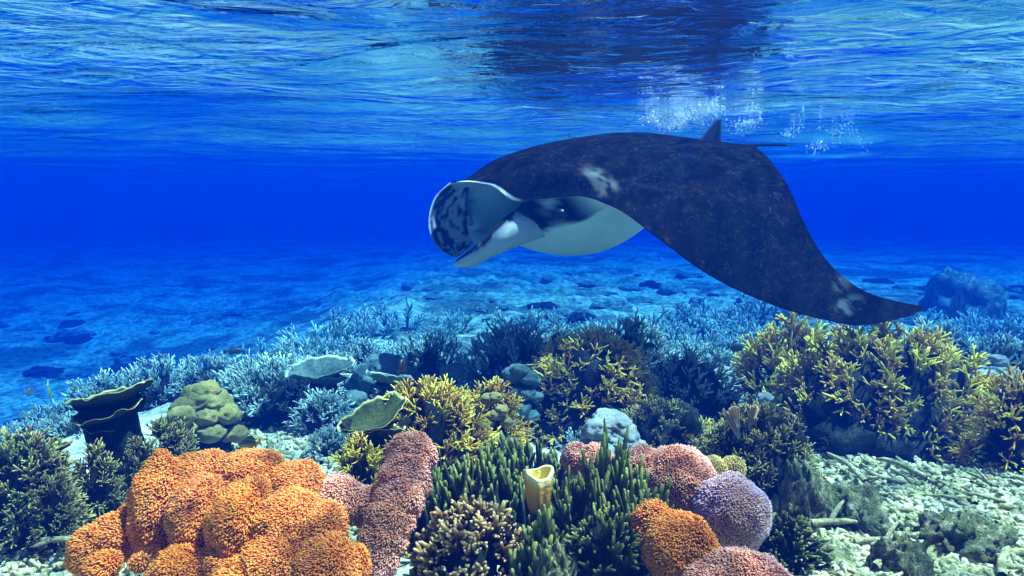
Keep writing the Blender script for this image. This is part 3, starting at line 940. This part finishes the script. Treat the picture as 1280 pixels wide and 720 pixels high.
# ------------------------------------------------------------------ fish
def fish(xp, yp, d, length, heading, cols, label, deep=.42, tilt=0, cat='fish'):
    """cols: back, belly, tail colour"""
    m = NM('fish_skin'); t = m.attr('u', 'Fac'); w = m.attr('v', 'Fac')
    c = m.mix(m.ramp(w, [(.40, 0.0), (.62, 1.0)]), cols[1], cols[0])
    c = m.mix(m.ramp(t, [(.70, 0.0), (.80, 1.0)]), c, cols[2])
    m.principled(c, .4, .4)
    root = empty('fish', px(xp, yp, d), (0, R(tilt), R(heading))); tag(root, label, cat)
    root.scale = (length,) * 3
    nu, nv = 18, 12; V, U, W = [], [], []
    for i in range(nu):
        t_ = i / (nu - 1)
        x = .5 - t_ * .82
        hh = deep * .5 * (math.sin(math.pi * min(1, t_ * .93 + .04)) ** .75) * (1 - .25 * t_) + .012
        for j in range(nv):
            a = j / nv * 2 * math.pi
            V.append((x, math.cos(a) * hh * .34, math.sin(a) * hh)); U.append(t_ * .8); W.append(.5 + .5 * math.sin(a))
    F = [(i * nv + j, i * nv + (j + 1) % nv, (i + 1) * nv + (j + 1) % nv, (i + 1) * nv + j) for i in range(nu - 1) for j in range(nv)]
    F += [tuple(range(nv)), tuple((nu - 1) * nv + j for j in range(nv))[::-1]]
    mesh_obj('body', V, F, m.m, parent=root, attrs={'u': U, 'v': W})
    def fin(name, pts, uval, vval):
        V = [(x, s * .008, z) for s in (1, -1) for (x, z) in pts]; n = len(pts)
        F = [tuple(range(n)), tuple(range(2 * n - 1, n - 1, -1))] + [(k, k + n, (k + 1) % n + n, (k + 1) % n) for k in range(n)]
        mesh_obj(name, V, F, m.m, parent=root, smooth=False, attrs={'u': [uval] * 2 * n, 'v': [vval] * 2 * n})
    fin('tail_fin', [(-.29, .03), (-.40, .10), (-.52, .17), (-.46, 0), (-.52, -.17), (-.40, -.10), (-.29, -.03)], 1.0, .5)
    fin('dorsal_fin', [(.22, deep * .40), (.10, deep * .62), (-.12, deep * .58), (-.26, deep * .22), (-.2, deep * .18)], .4, 1.0)
    fin('anal_fin', [(.02, -deep * .42), (-.10, -deep * .60), (-.24, -deep * .25), (-.18, -deep * .2)], .4, .2)
    for s in (1, -1):
        em = bpy.data.meshes.new('eye'); b = bmesh.new(); bmesh.ops.create_icosphere(b, subdivisions=2, radius=.03); b.to_mesh(em); b.free()
        em.materials.append(EYE); e = inst('eye', em, root); e.location = (.34, s * deep * .115, .04)
EYE = NM('fish_eye'); EYE.principled((.01, .01, .012), .15, .5); EYE = EYE.m
dk = [(.03, .05, .07), (.05, .07, .09), (.03, .05, .07)]
fish(314, 554, 1.80, .080, 158, [(.02, .05, .035), (.30, .42, .06), (.75, .68, .10)], 'small dark green and yellow fish above the orange soft coral', .44, 14)
fish(291, 439, 3.5, .095, 20, dk, 'dark slender fish above the outer reef edge', .36)
fish(502, 459, 2.2, .070, 70, [(.012, .015, .02)] * 3, 'black fish hovering over the golden staghorn', .75, -30)
fish(919, 434, 3.2, .085, 8, [(.03, .05, .07), (.04, .06, .08), (.03, .05, .07)], 'dark deep-bodied fish behind the olive bushes', .62)
fish(36, 490, 3.0, .06, 80, [(.06, .10, .16), (.10, .16, .22), (.06, .1, .16)], 'bluish fish in open water off the outer reef edge', .7)
fish(62, 490, 2.2, .085, 115, [(.20, .42, .10), (.34, .55, .12), (.45, .6, .2)], 'slim green fish beside the plate coral', .24, 62)
fish(1238, 598, 2.5, .035, 200, [(.75, .30, .04), (.85, .45, .06), (.8, .4, .05)], 'tiny orange fish above the sunlit rubble', .36)

# ------------------------------------------------------------------ bubbles stirred up at the surface
def bubbles(label, spots, seed):
    m = NM('bubble')
    b = m.n('BsdfPrincipled'); m.s(b, 'Base Color', (.9, .95, 1)); m.s(b, 'Roughness', .08); m.s(b, 'Specular IOR Level', 1.0)
    tr = m.n('BsdfTransparent'); mx = m.n('MixShader'); m.s(mx, 0, .55); m.s(mx, 1, tr.outputs[0]); m.s(mx, 2, b.outputs[0])
    m.t.links.new(mx.outputs[0], m.out.inputs['Surface'])
    rng = np.random.default_rng(seed)
    iv, jf = ICO1; jf = np.array(jf)
    V, F, n0 = [], [], 0
    for (xp, yp, d, sx, sy, sz, n, r) in spots:
        c = np.array(px(xp, yp, d))
        for _ in range(n):
            q = c + rng.normal(size=3) * [sx, sy, sz]
            if q[2] > SURF_Z - .01: q[2] = SURF_Z - abs(q[2] - SURF_Z) * .3 - .005
            V.append(iv * r * rng.lognormal(0, .45) + q); F.append(jf + n0); n0 += len(iv)
    o = mesh_obj('bubbles', np.concatenate(V), np.concatenate(F), m.m)
    tag(o, label, 'bubbles', kind='stuff')
rs = random.Random(21)
bubbles('white froth of bubbles over the back of the manta', [(rs.gauss(845, 38), rs.uniform(132, 158), rs.uniform(5.0, 5.7), rs.uniform(.02, .07), .06, rs.uniform(.01, .03), 70, rs.choice((.0028, .004, .005))) for _ in range(26)] + [(rs.gauss(940, 22), rs.uniform(150, 168), 5.6, .05, .06, .02, 60, .0035) for _ in range(6)], 1)
bubbles('loose bubble plume trailing behind the manta', [(rs.gauss(1032, 12), rs.uniform(150, 192), 5.9, rs.uniform(.01, .03), .05, rs.uniform(.01, .04), 40, rs.choice((.0025, .0035, .0045))) for _ in range(9)] + [(rs.gauss(1076, 12), rs.uniform(155, 188), 6.0, .02, .05, .03, 30, .003) for _ in range(5)], 2)
# ------------------------------------------------------------------ the manta ray
def smooth01(t):
    t = np.clip(t, 0, 1)
    return t * t * (3 - 2 * t)

MANTA_T = Vector((0.652, 4.603, 0.215))
MANTA_L = 1.872
def manta_axes(yaw=0.411, pit=-0.209, rol=-0.021):
    f = Vector((-math.cos(yaw) * math.cos(pit), -math.sin(yaw) * math.cos(pit), math.sin(pit)))
    l = Vector((0, 0, 1)).cross(f).normalized()
    u = f.cross(l)
    c, s = math.cos(rol), math.sin(rol)
    return Matrix((f, l * c + u * s, u * c - l * s)).transposed()

def build_manta():
    A = manta_axes()
    S  = [0, .10, .19, .235, .27, .33, .45, .6, .75, .9, 1.02, 1.10, 1.15]
    XL = [.555, .55, .525, .48, .42, .34, .28, .232, .145, .005, -.125, -.22, -.335]
    XT = [-.50, -.50, -.48, -.46, -.44, -.40, -.335, -.275, -.240, -.250, -.300, -.355, -.385]
    KN = [0, .2, .45, .7, .95, 1.15]
    PHI_L = [0, -.04, .395, .987, .964, .449]
    PHI_R = [0, -.05, .12, .20, .25, .10]
    TW_L, TW_R = .216, .05
    ss = np.linspace(0, 1.15, 231)
    dss = ss[1] - ss[0]
    def spline(xs, ys, q):           # smooth interpolation (cubic hermite, finite difference slopes)
        xs, ys, q = map(lambda a: np.asarray(a, float), (xs, ys, q))
        d = np.gradient(ys, xs)
        i = np.clip(np.searchsorted(xs, q) - 1, 0, len(xs) - 2)
        h = xs[i + 1] - xs[i]
        t = (q - xs[i]) / h
        return ((2*t**3 - 3*t**2 + 1) * ys[i] + (t**3 - 2*t**2 + t) * h * d[i] + (-2*t**3 + 3*t**2) * ys[i+1] + (t**3 - t**2) * h * d[i+1])
    def span_tab(phi):
        a = spline(KN, phi, ss)
        y = np.concatenate([[0], np.cumsum(np.cos((a[1:] + a[:-1]) / 2) * dss)])
        z = -np.concatenate([[0], np.cumsum(np.sin((a[1:] + a[:-1]) / 2) * dss)])
        return y, z, a
    tabL, tabR = span_tab(PHI_L), span_tab(PHI_R)

    NS, NU, NC, NL = 221, 56, 30, 56
    sv = np.sin(np.linspace(-1, 1, NS) * math.pi / 2 * 0.86) / math.sin(math.pi / 2 * 0.86) * 1.15
    a_s = np.abs(sv)
    xl, xt = spline(S, XL, a_s), spline(S, XT, a_s)
    ch = xl - xt
    g = smooth01((0.255 - a_s) / 0.10)                 # how far the mouth gapes at this station
    wt = np.interp(a_s, [0, .2, .4, .7, 1.0, 1.15], [.05, .05, .042, .026, .012, .003])
    prof_u_x = [-.52, -.45, -.3, -.1, .1, .3, .42, .5]
    prof_u = [.05, .22, .55, .90, 1.0, .96, .84, .66]
    prof_l = [.03, .08, .25, .75, 1.05, .90, .62, .50]
    V, Cc, Rg = [], [], []            # vertices, colours
    rng = np.random.default_rng(5)
    for i in range(NS):
        s, a = sv[i], a_s[i]
        bu = .150 * math.exp(-(a / .30) ** 2.6)
        bl = .225 * math.exp(-(a / .31) ** 3.0)
        # upper skin, trailing edge to lip
        cu = 1 - (1 - np.cos(np.linspace(0, 1, NU) * math.pi)) / 2 * 1.0
        cu = cu[::1]
        xu = xl[i] - cu * ch[i]
        af = lambda c: 2.6 * (0.2969 * np.sqrt(np.clip(c, 0, 1)) - 0.126 * c - 0.3516 * c**2 + 0.2843 * c**3 - 0.1036 * c**4) * 2.0
        ov = math.sqrt(max(0.0, 1 - (a / .262) ** 2))
        lipu, lipl = .012 + .082 * ov, -.02 - .125 * ov
        zu = wt[i] * af(cu) * .5 + bu * spline(prof_u_x, prof_u, np.clip(xu, -.52, .5)) * smooth01(cu / .10 if g[i] < .02 else (cu / .10) * (1 - g[i]) + g[i])
        fr = np.clip(1 - cu / .16, 0, 1)
        zu = zu * (1 - g[i] * fr ** 2) + lipu * g[i] * fr ** 2
        xu = xu + 0
        # lower skin, lip to trailing edge
        cl = (1 - np.cos(np.linspace(0, 1, NL) * math.pi)) / 2
        xl0 = xl[i] - .035 * g[i]
        xlo = xl0 - cl * (xl0 - xt[i])
        zl = -wt[i] * af(cl) * .32 - bl * spline(prof_u_x, prof_l, np.clip(xlo, -.52, .499)) * smooth01(cl / .10 if g[i] < .02 else (cl / .10) * (1 - g[i]) + g[i])
        fr = np.clip(1 - cl / .16, 0, 1)
        zl = zl * (1 - g[i] * fr ** 2) + lipl * g[i] * fr ** 2
        # the mouth cavity between the lips
        k = (np.arange(NC) + 1) / (NC + 1)
        depth = .42 * math.sqrt(max(g[i], 0)) * math.sqrt(max(1 - (a / .26) ** 2, 0)) + 1e-4
        th = k * math.pi
        xe = xu[-1] * (1 - k) + xlo[0] * k
        xc = xe - depth * np.sin(th) ** .6
        mid, hh = (zu[-1] + zl[0]) / 2, (zu[-1] - zl[0]) / 2
        swell = 0.97
        zc = mid + hh * np.cos(th) * swell * (1 - .25 * np.sin(th) ** 4)
        x = np.concatenate([xu, xc, xlo]); z = np.concatenate([zu, zc, zl])
        reg = np.concatenate([np.zeros(NU), np.ones(NC), np.full(NL, 2.0)])
        cfrac = np.concatenate([cu, np.zeros(NC), cl])
        # bend the section along the span
        tab, tw = (tabL, TW_L) if s >= 0 else (tabR, TW_R)
        y0, z0, ph = (np.interp(a, ss, t) for t in tab)
        tt = tw * np.clip((a - .35) / .8, 0, 1)
        nz, ny = math.cos(ph), math.sin(ph)            # the section stands square to the bent wing
        yy = y0 + z * ny * np.clip(a / .3, 0, 1)
        zz = z0 + z * (nz * np.clip(a / .3, 0, 1) + 1 - np.clip(a / .3, 0, 1)) - x * tt
        V.append(np.stack([x, yy * (1 if s >= 0 else -1), zz], 1))
        Rg.append(np.stack([reg, np.full(len(x), s), cfrac, x], 1))
    N = NU + NC + NL
    V = np.concatenate(V); Rg = np.concatenate(Rg)
    F = grid_faces(NS, N).tolist()
    # ---- colour: black back, white belly, pale lips, grey-blue mouth lining
    reg, s_, cf, x_ = Rg.T
    nz1 = fbm(np.stack([x_ * 9, s_ * 9, reg], 1), 4, 61)
    black = np.array([.005, .0055, .006]); white = np.array([.86, .93, .91])
    col = np.tile(black, (len(V), 1))
    bel = (reg == 2) * smooth01((.66 - np.abs(s_) + .05 * nz1) / .05) * smooth01((x_ + .42 + .05 * nz1) / .06)
    col = col * (1 - bel[:, None]) + white * bel[:, None]
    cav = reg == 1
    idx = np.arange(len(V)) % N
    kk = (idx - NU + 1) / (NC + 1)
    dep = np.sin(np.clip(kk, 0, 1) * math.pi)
    col[cav] = np.array([.66, .78, .80]) * (1 - .985 * smooth01((.47 - x_[cav] - .10 * np.clip(-s_[cav] / .2, -1, 1)) / .20))[:, None]  # lining colour fades to near black with depth: throat shade painted in
    gg = smooth01((0.255 - np.abs(s_)) / 0.10)
    lip = ((idx >= NU - 4) & (idx < NU + 3)) * smooth01(gg * 3) * (.65 + .35 * nz1)
    lip2 = ((idx >= NU + NC - 3) & (idx < NU + NC + 2)) * smooth01(gg * 3) * .5
    lw = np.clip(np.maximum(lip, lip2), 0, 1)[:, None]
    col = col * (1 - lw) + np.array([.62, .64, .64]) * lw
    # dark band along the side of the head, above the belly white
    db = (reg == 2) * smooth01((.115 + .03 * nz1 - cf) / .03) * smooth01((np.abs(s_) - .20) / .03) * smooth01((.40 - np.abs(s_)) / .10)
    col = col * (1 - db[:, None]) + black * db[:, None]
    def spot(xc, sc, rx, rs, c, amt, upper=True, freq=40):
        nonlocal col
        d = ((x_ - xc) / rx) ** 2 + ((s_ - sc) / rs) ** 2
        n = fbm(np.stack([x_ * freq, s_ * freq * .6, reg], 1), 3, 71)
        w = np.clip((1 - d) * 1.6, 0, 1) * smooth01((n + .15 + .3 * (1 - d)) / .5) * amt * ((reg == 0) if upper else (reg == 2))
        col = col * (1 - w[:, None]) + np.array(c) * w[:, None]
    spot(.25, .36, .045, .085, (.11, .105, .10), .8, True, 75)
    spot(.25, -.36, .045, .085, (.11, .105, .10), .8, True, 75)
    spot(.40, .285, .04, .035, (.5, .52, .52), .8, False)
    spot(-.22, 1.02, .060, .035, (.09, .09, .09), .8, True, 60)
    spot(-.24, .955, .04, .03, (.05, .05, .05), .8, True, 60)
    spot(-.22, -1.02, .06, .035, (.09, .09, .09), .8, True, 60)

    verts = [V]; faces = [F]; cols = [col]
    off = [len(V)]
    def add(v, f, c):
        v = np.asarray(v, float)
        verts.append(v); faces.append([[q + off[0] for q in t] for t in f])
        cols.append(np.asarray(c, float)); off[0] += len(v)
    Ainv = A.transposed()
    co = Ainv @ (-MANTA_T) / MANTA_L
    def onto(u, v, y):              # the place on the head's plane y that lies along this sight line
        d = Ainv @ px(u, v, 1.0)
        t = (y - co.y) / d.y
        q = co + d * t
        return np.array(q)
    def lobe(front, back, ys, colf, bulge, thick):
        n, mseg = 40, 16
        t = np.linspace(0, 1, n)
        def curve(pts):
            P3 = np.array([onto(u, v, y) for (u, v), y in zip(pts, ys)])
            tk = np.linspace(0, 1, len(pts))
            return np.stack([spline(tk, P3[:, j], t) for j in range(3)], 1)
        Fr, Bk = curve(front), curve(back)
        vv, cc = [], []
        w = np.linspace(0, 1, mseg)
        for i in range(n):
            chd = Bk[i] - Fr[i]
            tang = (Fr[min(i + 1, n - 1)] + Bk[min(i + 1, n - 1)] - Fr[max(i - 1, 0)] - Bk[max(i - 1, 0)])
            nrm = np.cross(tang, chd); nrm /= np.linalg.norm(nrm) + 1e-9
            if nrm[1] * np.sign(ys[0]) < 0: nrm = -nrm
            th = thick * (1 - .6 * t[i]) * min(1, (1 - t[i]) * 8 + .15)
            bow = bulge * math.sin(math.pi * min(1, t[i] * .9 + .1))
            for side in (1, -1):
                ww = w if side == 1 else w[::-1]
                prof = np.sqrt(np.clip(1 - (2 * ww - 1) ** 2, 0, 1))
                vv.append(Fr[i] + chd * ww[:, None] + nrm * (bow * 4 * ww * (1 - ww) + side * th * prof)[:, None])
                cc.append(colf(np.full(mseg, t[i]), ww, side))
        vv = np.concatenate(vv); cc = np.concatenate(cc)
        m2 = 2 * mseg
        ff = []
        for i in range(n - 1):
            for j in range(m2):
                ff.append([i * m2 + j, (i + 1) * m2 + j, (i + 1) * m2 + (j + 1) % m2, i * m2 + (j + 1) % m2])
        ff.append(list(range((n - 1) * m2, n * m2)))
        add(vv, ff, cc)
    def col_left(t, w, side):
        n = fbm(np.stack([t * 18, w * 6, 0 * t + side], 1), 3, 81)
        e = smooth01((.16 - w + .08 * n) / .06)
        c = np.outer(1 - e, white * .58) + np.outer(e, [.02, .022, .025])
        return c
    def col_right(t, w, side):
        n = fbm(np.stack([t * 9, w * 26 + t * 6, 0 * t + side], 1), 4, 91)
        e = smooth01((n - .10 + .5 * (w - .45)) / .35) * .75
        rim = np.maximum(smooth01((.07 - w) / .04), smooth01((w - .93) / .04)) * .8
        e = np.clip(np.maximum(e, rim * (.5 + .5 * smooth01((n + .5)))), 0, 1)
        return np.outer(1 - e, [.018, .02, .024]) + np.outer(e, [.60, .62, .63])
    lobe([(664, 252), (638, 266), (618, 284), (600, 302), (582, 316), (566, 329)],
         [(722, 276), (682, 295), (645, 309), (616, 321), (590, 334), (567, 333)],
         [.10, .205, .215, .19, .155, .12], col_left, .020, .016)
    lobe([(562, 228), (544, 246), (536, 272), (539, 296), (550, 312), (566, 321)],
         [(588, 226), (585, 250), (588, 270), (594, 290), (592, 306), (571, 322)],
         [-.20, -.205, -.205, -.19, -.165, -.14], col_right, .030, .020)
    # ---- dorsal fin and tail, on the same skin
    n = 22
    vv, ff = [], []
    hd = .105
    for i in range(n):
        t = i / (n - 1)
        xa = -.345 - .175 * t - .03 * (1 - t) * t; xb = -.535 - .012 * t * t
        for side in (1, -1):
            for j in range(8):
                w = j / 7 if side == 1 else 1 - j / 7
                vv.append((xa + (xb - xa) * w, side * .012 * (1 - .8 * t) * math.sqrt(max(0, 1 - (2 * w - 1) ** 2)), .02 + hd * t))
    for i in range(n - 1):
        for j in range(16):
            ff.append([i * 16 + j, (i + 1) * 16 + j, (i + 1) * 16 + (j + 1) % 16, i * 16 + (j + 1) % 16])
    ff.append(list(range((n - 1) * 16, n * 16)))
    add(vv, ff, np.tile([.03, .034, .036], (len(vv), 1)))
    vv, ff = [], []
    nt = 60
    p0 = np.array([-.46, 0, .012])
    pe = onto(984, 181.5, -.02)
    for i in range(nt):
        t = i / (nt - 1)
        c = p0 + (pe - p0) * t + np.array([0, .008 * math.sin(t * 6), .012 * math.sin(t * math.pi)])
        r = .020 * (1 - t) ** 3 + .0052
        for j in range(8):
            q = j / 8 * 2 * math.pi
            vv.append((c[0], c[1] + r * math.cos(q), c[2] + r * math.sin(q)))
    for i in range(nt - 1):
        for j in range(8):
            ff.append([i * 8 + j, (i + 1) * 8 + j, (i + 1) * 8 + (j + 1) % 8, i * 8 + (j + 1) % 8])
    ff.append(list(range((nt - 1) * 8, nt * 8)))
    add(vv, ff, np.tile([.014, .015, .017], (len(vv), 1)))

    m = NM('manta_skin')
    co_ = m.coord('Object')
    base = m.attr('col')
    n1 = m.noise(5.0, 7, 0.7, co_, 0.5)
    n2 = m.noise(26.0, 5, 0.7, co_, 0.6)
    scratch_caustic = m.ramp(m.noise(11.0, 5, 0.65, m.mapping(co_, scale=(1, 1.4, 1), rot=(0.3, 0.2, 0.9)), 1.6), [(0.485, 0.0), (0.50, 1.0), (0.515, 0.0)])  # scratches, plus thin lines painted in for caustic light on the back
    lum = m.n('RGBToBW'); m.s(lum, 0, base)
    dark = m.ramp(lum.outputs[0], [(0.03, 1.0), (0.12, 0.0)])
    mot = m.math('MULTIPLY', m.ramp(n1, [(0.42, 0.0), (0.68, 1.0)]), m.ramp(n2, [(0.40, 0.15), (0.65, 1.0)]))
    sc2 = m.math('MULTIPLY', scratch_caustic, m.ramp(n2, [(0.45, 0.0), (0.62, 1.0)]))
    amt = m.math('MULTIPLY', m.math('MAXIMUM', m.math('MULTIPLY', mot, 0.16), m.math('MULTIPLY', sc2, 1.0)), dark)
    c = m.mix(amt, base, (0.075, 0.056, 0.044))
    c = m.mix(m.math('MULTIPLY', m.ramp(n1, [(0.4, 0.0), (0.75, 0.25)]), m.math('SUBTRACT', 1.0, dark)), c, (0.35, 0.5, 0.48))
    m.principled(c, 0.5, 0.0, m.bump(m.math('ADD', n2, m.math('MULTIPLY', n1, .6)), 0.25, 0.01))
    V = np.concatenate(verts)
    allf = [t for f in faces for t in f]
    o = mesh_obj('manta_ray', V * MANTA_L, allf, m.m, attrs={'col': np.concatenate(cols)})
    o.location = MANTA_T
    o.rotation_euler = A.to_euler()
    bm = bmesh.new(); bm.from_mesh(o.data)
    bmesh.ops.recalc_face_normals(bm, faces=bm.faces)
    bm.to_mesh(o.data); bm.free()
    tag(o, 'big black manta ray with white belly and gaping mouth gliding over the reef', 'manta ray')
    # eyes
    em = NM('manta_eye')
    em.principled((0.006, 0.006, 0.008), 0.35, 0.3)
    me = bpy.data.meshes.new('eye')
    b2 = bmesh.new(); bmesh.ops.create_uvsphere(b2, u_segments=20, v_segments=14, radius=.023 * MANTA_L)
    for v in b2.verts: v.co.z *= .8
    for f in b2.faces: f.smooth = True
    b2.to_mesh(me); b2.free(); me.materials.append(em.m)
    for q in ((.372, .305, -.045), (.372, -.305, -.045)):
        e = inst('eye', me, o)
        e.location = Vector(q) * MANTA_L
    return o
MANTA = build_manta()
